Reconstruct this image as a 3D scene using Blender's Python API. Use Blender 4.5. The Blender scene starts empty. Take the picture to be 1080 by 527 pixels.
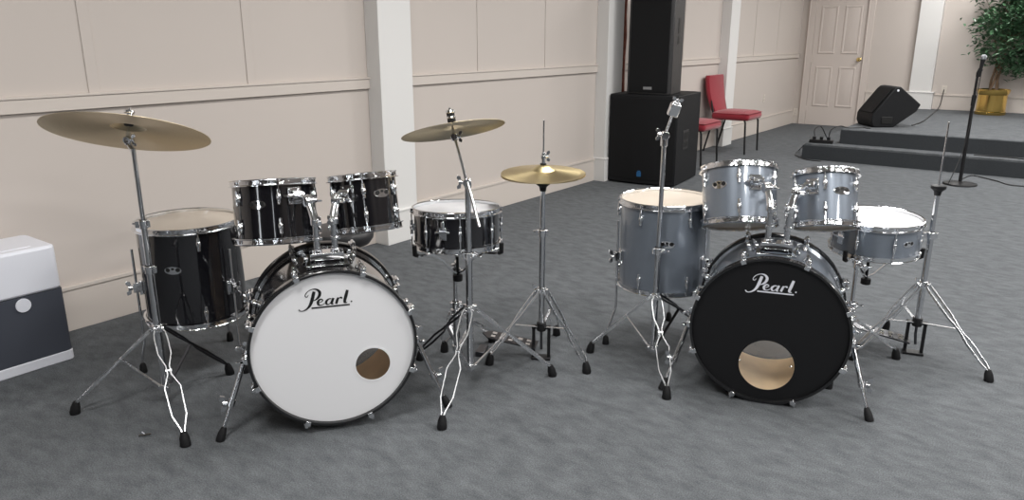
import bpy, bmesh, math, random
from mathutils import Vector, Matrix, Quaternion
random.seed(7)
PI = math.pi
C = bpy.context.scene.collection
# ------------------------------------------------------------------ camera
CH, FPX, PITCH = 1.395, 790.0, math.radians(15.9)
FW = Vector((0, math.cos(PITCH), -math.sin(PITCH))); UP = Vector((0, math.sin(PITCH), math.cos(PITCH)))
def ray(px, py): return Vector((1, 0, 0))*((px-540)/FPX) - UP*((py-263.5)/FPX) + FW
def G(px, py, z=0.0):                    # point at height z seen at a pixel (used to measure places on the floor)
    d = ray(px, py); return Vector((0, 0, CH)) + d*((z-CH)/d.z)
def GY(px, py, Y):
    d = ray(px, py); return Vector((0, 0, CH)) + d*(Y/d.y)
# ------------------------------------------------------------------ room frame: local x = off the left wall, y = along it
RA = math.radians(-36.71)
A0 = Vector((-2.191, 3.439, 0)); SD = Vector((math.sin(-RA), math.cos(-RA), 0)); ND = Vector((math.cos(-RA), -math.sin(-RA), 0))
def W(n, s, z=0): return A0 + ND*n + SD*s + Vector((0, 0, z))
ROOM = Matrix.Translation(A0) @ Matrix.Rotation(RA, 4, 'Z')
# ------------------------------------------------------------------ materials
def nt(name):
    m = bpy.data.materials.new(name); m.use_nodes = True
    b = m.node_tree.nodes['Principled BSDF']; return m, m.node_tree, b
def lin(r, g, b):
    f = lambda c: (c/255/12.92 if c/255 <= .04045 else ((c/255+.055)/1.055)**2.4)
    return (f(r), f(g), f(b), 1)
def mat(name, rgb, rough=.5, metal=0, coat=0, noise=0, nscale=40, bump=0, spec=.5, vary=0, trans=0, sheen=0):
    m, t, b = nt(name)
    b.inputs['Base Color'].default_value = rgb; b.inputs['Roughness'].default_value = rough
    b.inputs['Metallic'].default_value = metal; b.inputs['Coat Weight'].default_value = coat
    b.inputs['Coat Roughness'].default_value = .04; b.inputs['Specular IOR Level'].default_value = spec
    b.inputs['Transmission Weight'].default_value = trans
    b.inputs['Sheen Weight'].default_value = sheen
    tc = t.nodes.new('ShaderNodeTexCoord'); n = t.nodes.new('ShaderNodeTexNoise')
    n.inputs['Scale'].default_value = nscale; n.inputs['Detail'].default_value = 4
    t.links.new(tc.outputs['Object'], n.inputs['Vector'])
    if noise:
        mx = t.nodes.new('ShaderNodeMixRGB'); mx.blend_type = 'MULTIPLY'; mx.inputs[0].default_value = noise
        mx.inputs[1].default_value = rgb
        r = t.nodes.new('ShaderNodeValToRGB'); r.color_ramp.elements[0].position = .3; r.color_ramp.elements[1].position = .7
        r.color_ramp.elements[0].color = (.35, .35, .35, 1)
        t.links.new(n.outputs['Fac'], r.inputs[0]); t.links.new(r.outputs[0], mx.inputs[2]); t.links.new(mx.outputs[0], b.inputs['Base Color'])
    if vary:
        mr = t.nodes.new('ShaderNodeMapRange'); mr.inputs[3].default_value = max(0, rough-vary); mr.inputs[4].default_value = rough+vary
        t.links.new(n.outputs['Fac'], mr.inputs[0]); t.links.new(mr.outputs[0], b.inputs['Roughness'])
    if bump:
        bp = t.nodes.new('ShaderNodeBump'); bp.inputs['Strength'].default_value = bump; bp.inputs['Distance'].default_value = .01
        t.links.new(n.outputs['Fac'], bp.inputs['Height']); t.links.new(bp.outputs[0], b.inputs['Normal'])
    return m
chrome = mat('chrome', (.80, .81, .83, 1), .08, 1, vary=.04, nscale=30)
hoop_chrome = mat('pressed_chrome_hoop', (.80, .81, .83, 1), .07, 1, vary=.04, nscale=38, bump=.35)
steel = mat('chrome_tube', (.66, .67, .69, 1), .16, 1, vary=.06, nscale=20)
wire = mat('satin_chrome_leg', (.80, .81, .83, 1), .27, 1, vary=.06, nscale=20)
dark_steel = mat('dark_steel', (.10, .10, .11, 1), .3, 1)
rubber = mat('rubber', (.007, .007, .008, 1), .65, bump=.2, nscale=200, spec=.3)
black_paint = mat('black_paint', (.010, .010, .011, 1), .5, spec=.3)
gloss_black = mat('gloss_black_wrap', (.006, .006, .008, 1), .12, coat=1, vary=.03, nscale=8)
hoop_black = mat('black_lacquer_hoop', (.008, .008, .009, 1), .22, coat=.6)
head_white = mat('coated_white_head', lin(230, 230, 232), .5, bump=.03, nscale=500)
head_black = mat('ebony_head', (.006, .006, .007, 1), .5, spec=.35)
head_clear = mat('clear_head_over_wood', lin(210, 198, 183), .32, spec=.4)
wood_in = mat('bare_wood_shell', lin(232, 204, 164), .55, noise=.25, nscale=12)
felt = mat('black_felt', (.01, .01, .01, 1), .95, bump=.3, nscale=300)
ink_black = mat('black_print', (.004, .004, .004, 1), .5)
ink_white = mat('white_print', lin(225, 227, 235), .5)
white_plastic = mat('white_plastic', lin(226, 228, 236), .35)
slate = mat('slate_grey_fabric', lin(62, 66, 76), .85, bump=.15, nscale=700)
paint_cream = mat('cream_wall_paint', lin(200, 191, 184), .65, noise=.03, nscale=1.5, bump=.02)
paint_trim = mat('cream_trim_paint', lin(205, 196, 188), .5)
paint_white = mat('white_pillar_paint', lin(222, 221, 219), .55)
paint_door = mat('door_paint', lin(208, 198, 191), .45)
reflect_right = mat('taupe_wall_paint', lin(84, 78, 74), .65)  # invented dark tone for the unseen right wall, keeps shell reflections deep
dark_reflect = mat('dark_wood_panelling', lin(46, 38, 34), .6, noise=.3, nscale=3)  # invented dark finish, gives gloss shells and chrome something dark to reflect
paint_ceiling = mat('ceiling_tile', lin(205, 202, 196), .9, bump=.1, nscale=60)
box_black = mat('textured_black_cabinet', lin(15, 16, 19), .6, bump=.3, nscale=350, spec=.3)
box_sheen = mat('painted_speaker_cabinet', lin(40, 39, 40), .45, bump=.3, nscale=350)
grille = mat('speaker_grille', lin(9, 10, 13), .6, bump=.4, nscale=900, spec=.25)
red_cloth = mat('red_woven_fabric', lin(150, 26, 44), .85, noise=.35, nscale=260, bump=.3, sheen=.3)
leaf_mat = mat('ficus_leaf', lin(80, 116, 84), .33, noise=.55, nscale=7)
bark = mat('ficus_bark', lin(120, 98, 76), .85, noise=.4, nscale=40, bump=.4)
gold = mat('polished_brass', (.76, .52, .16, 1), .18, 1, vary=.08, nscale=9)
knob_brass = mat('door_knob_brass', (.80, .62, .26, 1), .2, 1)
soil = mat('potting_soil', (.03, .02, .013, 1), .95, bump=.5)
plate = mat('outlet_plastic', lin(214, 206, 196), .4)
cable_m = mat('cable_rubber', (.015, .015, .016, 1), .5)
vinyl = mat('black_vinyl', (.02, .02, .022, 1), .38, bump=.05, nscale=200)
staff_m = mat('brown_wood_staff', lin(140, 74, 54), .5, noise=.6, nscale=20)
blue_ink = mat('blue_print', lin(34, 92, 140), .4)
grey_ink = mat('silver_badge', lin(150, 152, 156), .3, .6)
lamp_frame = mat('white_lamp_frame', (.7, .7, .7, 1), .5)
mic_m = mat('microphone_mesh', (.30, .31, .33, 1), .5, 1, bump=.5, nscale=500)

def wrap_grey():
    m, t, b = nt('charcoal_metallic_wrap')
    tc = t.nodes.new('ShaderNodeTexCoord'); n = t.nodes.new('ShaderNodeTexNoise'); n.inputs['Scale'].default_value = 900
    r = t.nodes.new('ShaderNodeValToRGB'); r.color_ramp.elements[0].color = lin(110, 118, 128); r.color_ramp.elements[1].color = lin(150, 159, 171)
    t.links.new(tc.outputs['Object'], n.inputs[0]); t.links.new(n.outputs['Fac'], r.inputs[0]); t.links.new(r.outputs[0], b.inputs['Base Color'])
    b.inputs['Metallic'].default_value = .45; b.inputs['Roughness'].default_value = .34
    b.inputs['Coat Weight'].default_value = 1; b.inputs['Coat Roughness'].default_value = .05
    return m
gloss_grey = wrap_grey()
def wrap_smoke(name, c):
    return mat(name, c, .1, coat=1, vary=.02, nscale=6)

def cymbal_mat(name, c, rough=.28):
    m, t, b = nt(name)
    tc = t.nodes.new('ShaderNodeTexCoord'); s = t.nodes.new('ShaderNodeSeparateXYZ'); t.links.new(tc.outputs['Object'], s.inputs[0])
    cv = t.nodes.new('ShaderNodeCombineXYZ'); t.links.new(s.outputs[0], cv.inputs[0]); t.links.new(s.outputs[1], cv.inputs[1])
    ln = t.nodes.new('ShaderNodeVectorMath'); ln.operation = 'LENGTH'; t.links.new(cv.outputs[0], ln.inputs[0])
    w = t.nodes.new('ShaderNodeTexNoise'); w.noise_dimensions = '1D'; w.inputs['Scale'].default_value = 260
    t.links.new(ln.outputs['Value'], w.inputs['W'])
    r = t.nodes.new('ShaderNodeValToRGB'); k = [x*.78 for x in c[:3]]
    r.color_ramp.elements[0].color = (*k, 1); r.color_ramp.elements[1].color = (*c[:3], 1)
    t.links.new(w.outputs['Fac'], r.inputs[0]); t.links.new(r.outputs[0], b.inputs['Base Color'])
    bp = t.nodes.new('ShaderNodeBump'); bp.inputs['Strength'].default_value = .25; bp.inputs['Distance'].default_value = .002
    t.links.new(w.outputs['Fac'], bp.inputs['Height']); t.links.new(bp.outputs[0], b.inputs['Normal'])
    b.inputs['Metallic'].default_value = 1; b.inputs['Roughness'].default_value = rough
    b.inputs['Anisotropic'].default_value = .8
    tg = t.nodes.new('ShaderNodeTangent'); tg.direction_type = 'RADIAL'; tg.axis = 'Z'; t.links.new(tg.outputs[0], b.inputs['Tangent'])
    return m
brass_dull = cymbal_mat('aged_cymbal_bronze', (.62, .52, .35), .36)
brass_bright = cymbal_mat('bright_cymbal_brass', (.97, .80, .45), .30)

def carpet():
    m, t, b = nt('blue_grey_carpet')
    tc = t.nodes.new('ShaderNodeTexCoord')
    mp = t.nodes.new('ShaderNodeMapping'); mp.inputs['Scale'].default_value = (1.6, 3.0, 1); mp.inputs['Rotation'].default_value = (0, 0, .62)
    t.links.new(tc.outputs['Object'], mp.inputs[0])
    n1 = t.nodes.new('ShaderNodeTexNoise'); n1.inputs['Scale'].default_value = 6.5; n1.inputs['Detail'].default_value = 6; n1.inputs['Roughness'].default_value = .65
    t.links.new(mp.outputs[0], n1.inputs[0])
    n2 = t.nodes.new('ShaderNodeTexNoise'); n2.inputs['Scale'].default_value = 210; n2.inputs['Detail'].default_value = 3
    t.links.new(tc.outputs['Object'], n2.inputs[0])
    r1 = t.nodes.new('ShaderNodeValToRGB'); r1.color_ramp.elements[0].position = .32; r1.color_ramp.elements[1].position = .68
    r1.color_ramp.elements[0].color = lin(87, 90, 93); r1.color_ramp.elements[1].color = lin(109, 112, 115)
    t.links.new(n1.outputs['Fac'], r1.inputs[0])
    r2 = t.nodes.new('ShaderNodeValToRGB'); r2.color_ramp.elements[0].position = .3; r2.color_ramp.elements[1].position = .72
    r2.color_ramp.elements[0].color = (.62, .62, .62, 1); r2.color_ramp.elements[1].color = (1.25, 1.25, 1.25, 1)
    t.links.new(n2.outputs['Fac'], r2.inputs[0])
    mx = t.nodes.new('ShaderNodeMixRGB'); mx.blend_type = 'MULTIPLY'; mx.inputs[0].default_value = 1
    t.links.new(r1.outputs[0], mx.inputs[1]); t.links.new(r2.outputs[0], mx.inputs[2]); t.links.new(mx.outputs[0], b.inputs['Base Color'])
    bp = t.nodes.new('ShaderNodeBump'); bp.inputs['Strength'].default_value = .5; bp.inputs['Distance'].default_value = .006
    t.links.new(n2.outputs['Fac'], bp.inputs['Height']); t.links.new(bp.outputs[0], b.inputs['Normal'])
    b.inputs['Roughness'].default_value = .95; b.inputs['Specular IOR Level'].default_value = .15
    return m
carpet_m = carpet()

def clear_film():
    m, t, b = nt('clear_plastic_head')
    b.inputs['Base Color'].default_value = (.8, .78, .74, 1); b.inputs['Roughness'].default_value = .25
    b.inputs['Alpha'].default_value = .18
    return m
film = clear_film()
# ------------------------------------------------------------------ mesh builder
def T(x=0, y=0, z=0): return Matrix.Translation((x, y, z))
def RX(a): return Matrix.Rotation(a, 4, 'X')
def RY(a): return Matrix.Rotation(a, 4, 'Y')
def RZ(a): return Matrix.Rotation(a, 4, 'Z')
def frame_z(d):
    return Vector((0, 0, 1)).rotation_difference(Vector(d).normalized()).to_matrix().to_4x4()
class MB:
    def __init__(s): s.v = []; s.f = []
    def add(s, vs, fs, M=None):
        o = len(s.v)
        s.v += [tuple(M @ Vector(v)) if M else tuple(v) for v in vs]
        s.f += [tuple(i+o for i in f) for f in fs]; return s
    def box(s, c, d, M=None):
        x, y, z = c; a, b, h = d[0]/2, d[1]/2, d[2]/2
        vs = [(x-a, y-b, z-h), (x+a, y-b, z-h), (x+a, y+b, z-h), (x-a, y+b, z-h), (x-a, y-b, z+h), (x+a, y-b, z+h), (x+a, y+b, z+h), (x-a, y+b, z+h)]
        return s.add(vs, [(0, 3, 2, 1), (4, 5, 6, 7), (0, 1, 5, 4), (1, 2, 6, 5), (2, 3, 7, 6), (3, 0, 4, 7)], M)
    def tube(s, pts, r, seg=10, M=None, flat=None, cap=True):
        pts = [Vector(p) for p in pts]; n = len(pts)
        rs = r if isinstance(r, (list, tuple)) else [r]*n
        tan = []
        for i in range(n):
            a = pts[max(0, i-1)]; b = pts[min(n-1, i+1)]
            d = (b-a); tan.append(d.normalized() if d.length > 1e-9 else Vector((0, 0, 1)))
        if flat is not None: u = Vector(flat); u = (u - tan[0]*u.dot(tan[0])).normalized()
        else:
            u = tan[0].orthogonal().normalized()
        vs = []; fs = []
        for i in range(n):
            if i: u = tan[i-1].rotation_difference(tan[i]) @ u
            u = (u - tan[i]*u.dot(tan[i])).normalized(); w = tan[i].cross(u)
            for k in range(seg):
                a = 2*PI*k/seg; vs.append(pts[i] + (u*math.cos(a) + w*math.sin(a))*rs[i])
        for i in range(n-1):
            for k in range(seg):
                k2 = (k+1) % seg; fs.append((i*seg+k, i*seg+k2, (i+1)*seg+k2, (i+1)*seg+k))
        if cap: fs.append(tuple(range(seg))[::-1]); fs.append(tuple((n-1)*seg+k for k in range(seg)))
        return s.add(vs, fs, M)
    def bar(s, pts, wdt, thk, side, M=None):          # flat strip along a path; 'side' = direction of its width
        pts = [Vector(p) for p in pts]; side = Vector(side); vs = []; fs = []; n = len(pts)
        for i in range(n):
            d = (pts[min(n-1, i+1)]-pts[max(0, i-1)]).normalized(); u = (side-d*side.dot(d)).normalized(); w = d.cross(u)
            for a, b in ((-1, -1), (1, -1), (1, 1), (-1, 1)): vs.append(pts[i]+u*a*wdt/2+w*b*thk/2)
        for i in range(n-1):
            for k in range(4):
                k2 = (k+1) % 4; fs.append((i*4+k, i*4+k2, (i+1)*4+k2, (i+1)*4+k))
        fs += [(3, 2, 1, 0), tuple((n-1)*4+k for k in range(4))]
        return s.add(vs, fs, M)
    def lathe(s, prof, seg=32, M=None, closed=False, arc=2*PI):
        n = len(prof); vs = []; fs = []; full = abs(arc-2*PI) < 1e-6; m = seg if full else seg+1
        for k in range(m):
            a = arc*k/seg
            for r, z in prof: vs.append((r*math.cos(a), r*math.sin(a), z))
        for k in range(seg):
            k2 = (k+1) % m if full else k+1
            for i in range(n if closed else n-1):
                j = (i+1) % n
                fs.append((k*n+i, k2*n+i, k2*n+j, k*n+j))
        if not closed:
            if prof[0][0] > 1e-6 and full and False: pass
        return s.add(vs, fs, M)
    def cyl(s, r, z0, z1, seg=24, M=None, bev=0):
        b = bev or min(r*.12, abs(z1-z0)*.2)
        return s.lathe([(0, z0), (r-b, z0), (r, z0+b), (r, z1-b), (r-b, z1), (0, z1)], seg, M)
    def sphere(s, r, c=(0, 0, 0), seg=16, M=None, sc=(1, 1, 1)):
        p = [(r*math.sin(PI*i/(seg//2)), -r*math.cos(PI*i/(seg//2))) for i in range(seg//2+1)]
        X = T(*c) @ Matrix.Diagonal((*sc, 1)); return s.lathe(p, seg, (M @ X) if M else X)
    def prism(s, poly, z0, z1, M=None):
        n = len(poly); vs = [(x, y, z0) for x, y in poly]+[(x, y, z1) for x, y in poly]
        fs = [tuple(range(n))[::-1], tuple(range(n, 2*n))]+[(i, (i+1) % n, n+(i+1) % n, n+i) for i in range(n)]
        return s.add(vs, fs, M)
    def build(s, name, m, parent=None, angle=38, bevel=0, M=None, subsurf=0):
        me = bpy.data.meshes.new(name); me.from_pydata(s.v, [], s.f); me.update()
        bm = bmesh.new(); bm.from_mesh(me); bmesh.ops.remove_doubles(bm, verts=bm.verts, dist=1e-6)
        bmesh.ops.dissolve_degenerate(bm, dist=1e-7, edges=bm.edges)
        bmesh.ops.recalc_face_normals(bm, faces=bm.faces)
        bm.to_mesh(me); bm.free()
        me.polygons.foreach_set('use_smooth', [True]*len(me.polygons)); me.set_sharp_from_angle(angle=math.radians(angle))
        me.materials.append(m)
        o = bpy.data.objects.new(name, me); C.objects.link(o)
        if parent: o.parent = parent
        if M is not None: o.matrix_local = M
        if bevel:
            b = o.modifiers.new('bevel', 'BEVEL'); b.width = bevel; b.segments = 2; b.limit_method = 'ANGLE'; b.angle_limit = math.radians(40)
        if subsurf:
            ss = o.modifiers.new('sub', 'SUBSURF'); ss.levels = ss.render_levels = subsurf
        return o
def tag(o, label=None, cat=None, group=None, kind=None):
    if label: o['label'] = label
    if cat: o['category'] = cat
    if group: o['group'] = group
    if kind: o['kind'] = kind
    return o
def empty(name, label, cat, M, group=None):
    o = bpy.data.objects.new(name, None); C.objects.link(o); o.matrix_world = M if isinstance(M, Matrix) else T(*M)
    o.empty_display_size = .05
    return tag(o, label, cat, group)
def struct(name, mb, m, bevel=0, M=ROOM): return tag(mb.build(name, m, M=M, bevel=bevel), kind='structure')
# ------------------------------------------------------------------ the room
L1, N1, S0, H1 = 11.51, 9.0, -5.0, 3.1
struct('floor', MB().box((N1/2, (S0+L1)/2, -.05), (N1+.4, L1-S0+.4, .1)), carpet_m)
struct('ceiling', MB().box((N1/2, (S0+L1)/2, H1+.05), (N1+.4, L1-S0+.4, .1)), paint_ceiling)
struct('wall_left', MB().box((-.06, (S0+L1)/2, H1/2), (.12, L1-S0+.2, H1)), paint_cream)
struct('wall_back', MB().box((N1/2, L1+.06, H1/2), (N1+.2, .12, H1)), paint_cream)
struct('wall_right', MB().box((N1+.06, (S0+L1)/2, H1/2), (.12, L1-S0+.2, H1)), reflect_right)
struct('wall_front', MB().box((N1/2, S0-.06, H1/2), (N1+.2, .12, H1)), dark_reflect)  # unseen wall behind the camera, kept dark for the reflections
def streak_glow():
    m, t, b = nt('daylit_window_glass'); b.inputs['Base Color'].default_value = (.8, .85, .9, 1)
    b.inputs['Emission Color'].default_value = (.9, .95, 1, 1); b.inputs['Emission Strength'].default_value = 5; return m  # glow added only to be mirrored in shells and chrome
lit = streak_glow()
for i, n_ in enumerate((2.2, 7.2)):  # unseen glowing windows, added to put vertical streaks on the drums
    wf = MB()
    for a in (-1, 1): wf.box((n_+a*.19, S0+.02, 1.45), (.06, .05, 1.9)).box((n_, S0+.02, 1.45+a*.93), (.38, .05, .06))
    wf.box((n_, S0+.02, 1.45), (.32, .03, .03))
    w0 = struct('window_%d' % (i+1), wf, paint_trim)
    MB().box((n_, S0+.006, 1.45), (.32, .012, 1.8)).build('window_pane', lit, w0)
PW, PD = .30, .125
pill = [-.91, 2.06, 5.03, 8.12]
ti = 1
for s in pill:
    mb = MB().box((PD/2, s+PW/2, H1/2), (PD, PW, H1))
    mb.box((PD/2+.006, s+PW/2, .11), (PD+.012, PW+.02, .22))
    mb.box((PD/2+.008, s+PW/2, .226), (PD+.020, PW+.03, .014))
    struct('trim_%d' % ti, mb, paint_white, bevel=.003); ti += 1
segs = [(S0, -.91)] + [(pill[i]+PW, pill[i+1]) for i in range(3)] + [(pill[3]+PW, L1-.02)]
for a, b in segs:
    m_ = (a+b)/2; l_ = b-a
    struct('trim_%d' % ti, MB().box((.011, m_, 1.098), (.022, l_, .072)).box((.014, m_, 1.13), (.030, l_, .010)), paint_trim, bevel=.002); ti += 1
bb = MB()
for a, b in segs:
    m_ = (a+b)/2; l_ = b-a
    bb.box((.008, m_, .105), (.016, l_, .21)); bb.box((.012, m_, .216), (.024, l_, .018))
struct('baseboard_left', bb, paint_trim, bevel=.002)
for s in (-3.6, -2.3, .30, 1.175, 3.24, 4.17, 6.1, 7.04, 9.4, 10.4):
    struct('trim_%d' % ti, MB().box((.0025, s, (H1+1.13)/2), (.005, .055, H1-1.13)), paint_cream, bevel=.002); ti += 1
# back wall: door, casing, pilaster, baseboard
DZ = 2.08
def door():
    n0, n1 = .215, .99
    mb = MB().box(((n0+n1)/2, L1-.004, DZ/2), (n1-n0, .016, DZ))
    d = struct('door_1', mb, paint_door, bevel=.002)
    for z0, z1 in ((.30, .93), (1.13, 1.86)):
        for a, b in ((.30, .555), (.655, .91)):
            p = MB(); y = L1-.012
            o = [(a, z0), (b, z0), (b, z1), (a, z1)]
            def loop(k, yy): return [(a+k, yy, z0+k), (b-k, yy, z0+k), (b-k, yy, z1-k), (a+k, yy, z1-k)]
            ls = [loop(0, y), loop(.008, y-.009), (loop(.022, y-.009)), loop(.034, y-.001), loop(.055, y-.006)]
            vs = [v for l in ls for v in l]; fs = []
            for i in range(len(ls)-1):
                for k in range(4): fs.append((i*4+k, i*4+(k+1) % 4, i*4+4+(k+1) % 4, i*4+4+k))
            fs.append(tuple(range(len(vs)-4, len(vs))))
            p.add(vs, fs).build('door_panel', paint_door, d)
    K = T(.94, L1-.012, 1.05) @ RX(PI/2)
    MB().lathe([(0, 0), (.032, 0), (.032, .006), (.014, .012), (.012, .035), (.026, .045), (.031, .058), (.024, .072), (0, .076)], 20, K).build('door_knob', knob_brass, d)
    for z in (.25, 1.05, 1.85):
        MB().box((.22, L1-.016, z), (.02, .012, .09)).build('hinge', paint_door, d)
door()
cs = MB()
for a, b in ((.105, .212), (.995, 1.085)): cs.box(((a+b)/2, L1-.012, (DZ+.09)/2), (b-a, .028, DZ+.09))
for a in (.112, .99): cs.box((a+.01, L1-.02, (DZ+.09)/2), (.012, .04, DZ+.09))
cs.box((.595, L1-.012, DZ+.05), (.98, .028, .09))
struct('trim_%d' % ti, cs, paint_door, bevel=.003); ti += 1
pl = MB().box((1.865, L1-.05, H1/2), (.30, .10, H1)).box((1.865, L1-.056, .345+.12), (.365, .112, .24)).box((1.865, L1-.06, .345+.245), (.38, .122, .016))
struct('trim_%d' % ti, pl, paint_white, bevel=.003); ti += 1
bb = MB().box((1.37, L1-.008, .345+.10), (.56, .016, .2)).box((1.37, L1-.012, .345+.21), (.56, .024, .016))
bb.box((5.5, L1-.008, .345+.10), (6.95, .016, .2)).box((5.5, L1-.012, .345+.21), (6.95, .024, .016))
bb.box((.055, L1-.008, .105), (.10, .016, .21))
struct('baseboard_back', bb, paint_trim, bevel=.002)
def outlet(label, M):
    t_ = empty('wall_outlet', label, 'outlet', M)
    MB().box((0, 0, .003), (.07, .115, .006)).build('cover_plate', plate, t_, bevel=.002)
    for y in (-.024, .024):
        sk = MB().cyl(.017, .004, .008, 20, T(0, y, 0)).build('socket', plate, t_)
        MB().box((-.006, y+.002, .008), (.002, .008, .002)).box((.006, y+.002, .008), (.002, .008, .002)).box((0, y-.008, .008), (.004, .004, .002)).build('slot', ink_black, sk)
WL = ROOM @ T(0, 0, 0) @ Matrix(((0, 0, 1, 0), (1, 0, 0, 0), (0, 1, 0, 0), (0, 0, 0, 1)))       # local z points off the left wall
WB = ROOM @ T(0, L1, 0) @ Matrix(((1, 0, 0, 0), (0, 0, -1, 0), (0, 1, 0, 0), (0, 0, 0, 1)))      # local z points off the back wall
outlet('pale outlet plate halfway up the wall right of the farther red chair', WL @ T(10.0, .50, 0))
outlet('pale outlet in the corner baseboard left of the panelled door', WB @ T(.05, .19, .017))
outlet('pale outlet on the back wall with a black cable plugged in', WB @ T(2.17, .64, 0))
# stage: two carpeted levels
st = MB().box(((1.6+N1)/2, (8.03+L1)/2, .1725), (N1-1.6, L1-8.03, .345))
struct('stage_platform', st, carpet_m, bevel=.012)
struct('stage_step', MB().box(((1.26+N1)/2, (7.83+8.03)/2+.0, .086), (N1-1.26, .20, .172)).box((1.43, 9.2, .086), (.34, 2.36, .172)), carpet_m, bevel=.012)
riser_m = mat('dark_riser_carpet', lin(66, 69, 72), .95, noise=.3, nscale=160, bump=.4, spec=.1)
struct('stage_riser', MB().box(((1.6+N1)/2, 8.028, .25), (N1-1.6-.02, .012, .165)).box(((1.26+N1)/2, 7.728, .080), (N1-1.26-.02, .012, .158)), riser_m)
# ceiling lamps (real fixtures; they also light the room)
for i, s in enumerate((-1.0, 2.0, 5.0, 7.9, 10.3)):
    for j, n in enumerate((2.5, 5.1, 7.7)):
        t_ = empty('ceiling_lamp', 'recessed white ceiling lamp panel', 'lamp', ROOM @ T(n, s, H1), 'ceiling lamp panels')
        fr = MB()
        for a in (-1, 1): fr.box((a*.31, 0, -.01), (.03, 1.24, .02)).box((0, a*.61, -.01), (.62, .03, .02))
        fr.build('lamp_frame', lamp_frame, t_)
        ld = bpy.data.lights.new('ceiling_light', 'AREA'); ld.shape = 'RECTANGLE'; ld.size = .58; ld.size_y = 1.18
        ld.energy = (46, 46, 42, 42, 38)[i]*(.92, 1.0, 1.12)[j]; ld.color = (1, .985, .965)
        lo = bpy.data.objects.new('ceiling_light', ld); C.objects.link(lo); lo.parent = t_; lo.location = (0, 0, -.025)
# ------------------------------------------------------------------ lettering on the drum heads
def stroke(mb, pts, M):
    P = [Vector((x, -y, 0)) for x, y, w in pts]; Ws = [w for x, y, w in pts]
    # Catmull-Rom refinement
    Q = []; V = []
    for i in range(len(P)-1):
        p0 = P[max(0, i-1)]; p1 = P[i]; p2 = P[i+1]; p3 = P[min(len(P)-1, i+2)]
        for k in range(5):
            t = k/5; Q.append(.5*((2*p1)+(p2-p0)*t+(2*p0-5*p1+4*p2-p3)*t*t+(3*p1-p0-3*p2+p3)*t**3)); V.append(Ws[i]*(1-t)+Ws[i+1]*t)
    Q.append(P[-1]); V.append(Ws[-1]); n = len(Q); vs = []
    for z in (0, .6):
        for i in range(n):
            d = (Q[min(n-1, i+1)]-Q[max(0, i-1)]).normalized(); nn = Vector((-d.y, d.x, 0))
            vs += [Q[i]+nn*V[i]/2+Vector((0, 0, z)), Q[i]-nn*V[i]/2+Vector((0, 0, z))]
    fs = []
    for i in range(n-1):
        a = 2*i; fs += [(a, a+1, a+3, a+2), (2*n+a, 2*n+a+2, 2*n+a+3, 2*n+a+1), (a, a+2, 2*n+a+2, 2*n+a), (a+1, 2*n+a+1, 2*n+a+3, a+3)]
    fs += [(0, 2*n, 2*n+1, 1), (2*n-2, 2*n-1, 4*n-1, 4*n-2)]
    mb.add(vs, fs, M)
PEARL = [
 [(352, 152, 44), (338, 200, 50), (312, 290, 54), (278, 370, 44), (228, 428, 28), (165, 460, 15), (118, 455, 13), (100, 430, 24)],
 [(262, 200, 6), (240, 232, 12), (214, 225, 14), (215, 190, 12), (260, 140, 12), (330, 112, 12), (395, 122, 28), (436, 168, 46), (432, 222, 46), (396, 272, 34), (350, 300, 14), (310, 306, 8)],
 [(408, 352, 9), (448, 340, 10), (476, 316, 16), (462, 294, 18), (428, 298, 26), (400, 335, 40), (404, 374, 34), (438, 394, 16), (480, 382, 10), (505, 362, 8)],
 [(612, 300, 14), (572, 300, 20), (532, 335, 38), (530, 374, 34), (560, 392, 14), (598, 360, 10), (625, 300, 10)],
 [(645, 290, 34), (622, 345, 40), (612, 384, 34), (642, 390, 10)],
 [(722, 290, 28), (702, 335, 40), (682, 394, 36)], [(696, 345, 9), (732, 302, 14), (768, 296, 28), (774, 316, 26)],
 [(872, 178, 42), (846, 265, 50), (818, 360, 46), (822, 386, 26), (858, 388, 9)],
 [(295, 428, 24), (500, 428, 24), (895, 428, 24)]]
def lettering(parent, m, cx, cz, y, width):
    k = width/820; mb = MB(); M = T(cx, y, cz) @ RX(PI/2) @ Matrix.Diagonal((k, k, .0006, 1)) @ T(-500, 290, 0)
    for s_ in PEARL: stroke(mb, s_, M)
    mb.lathe([(0, 0), (13, 0), (13, .6), (0, .6)], 12, M @ T(925, -378, 0))
    return mb.build('lettering', m, parent)
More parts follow.
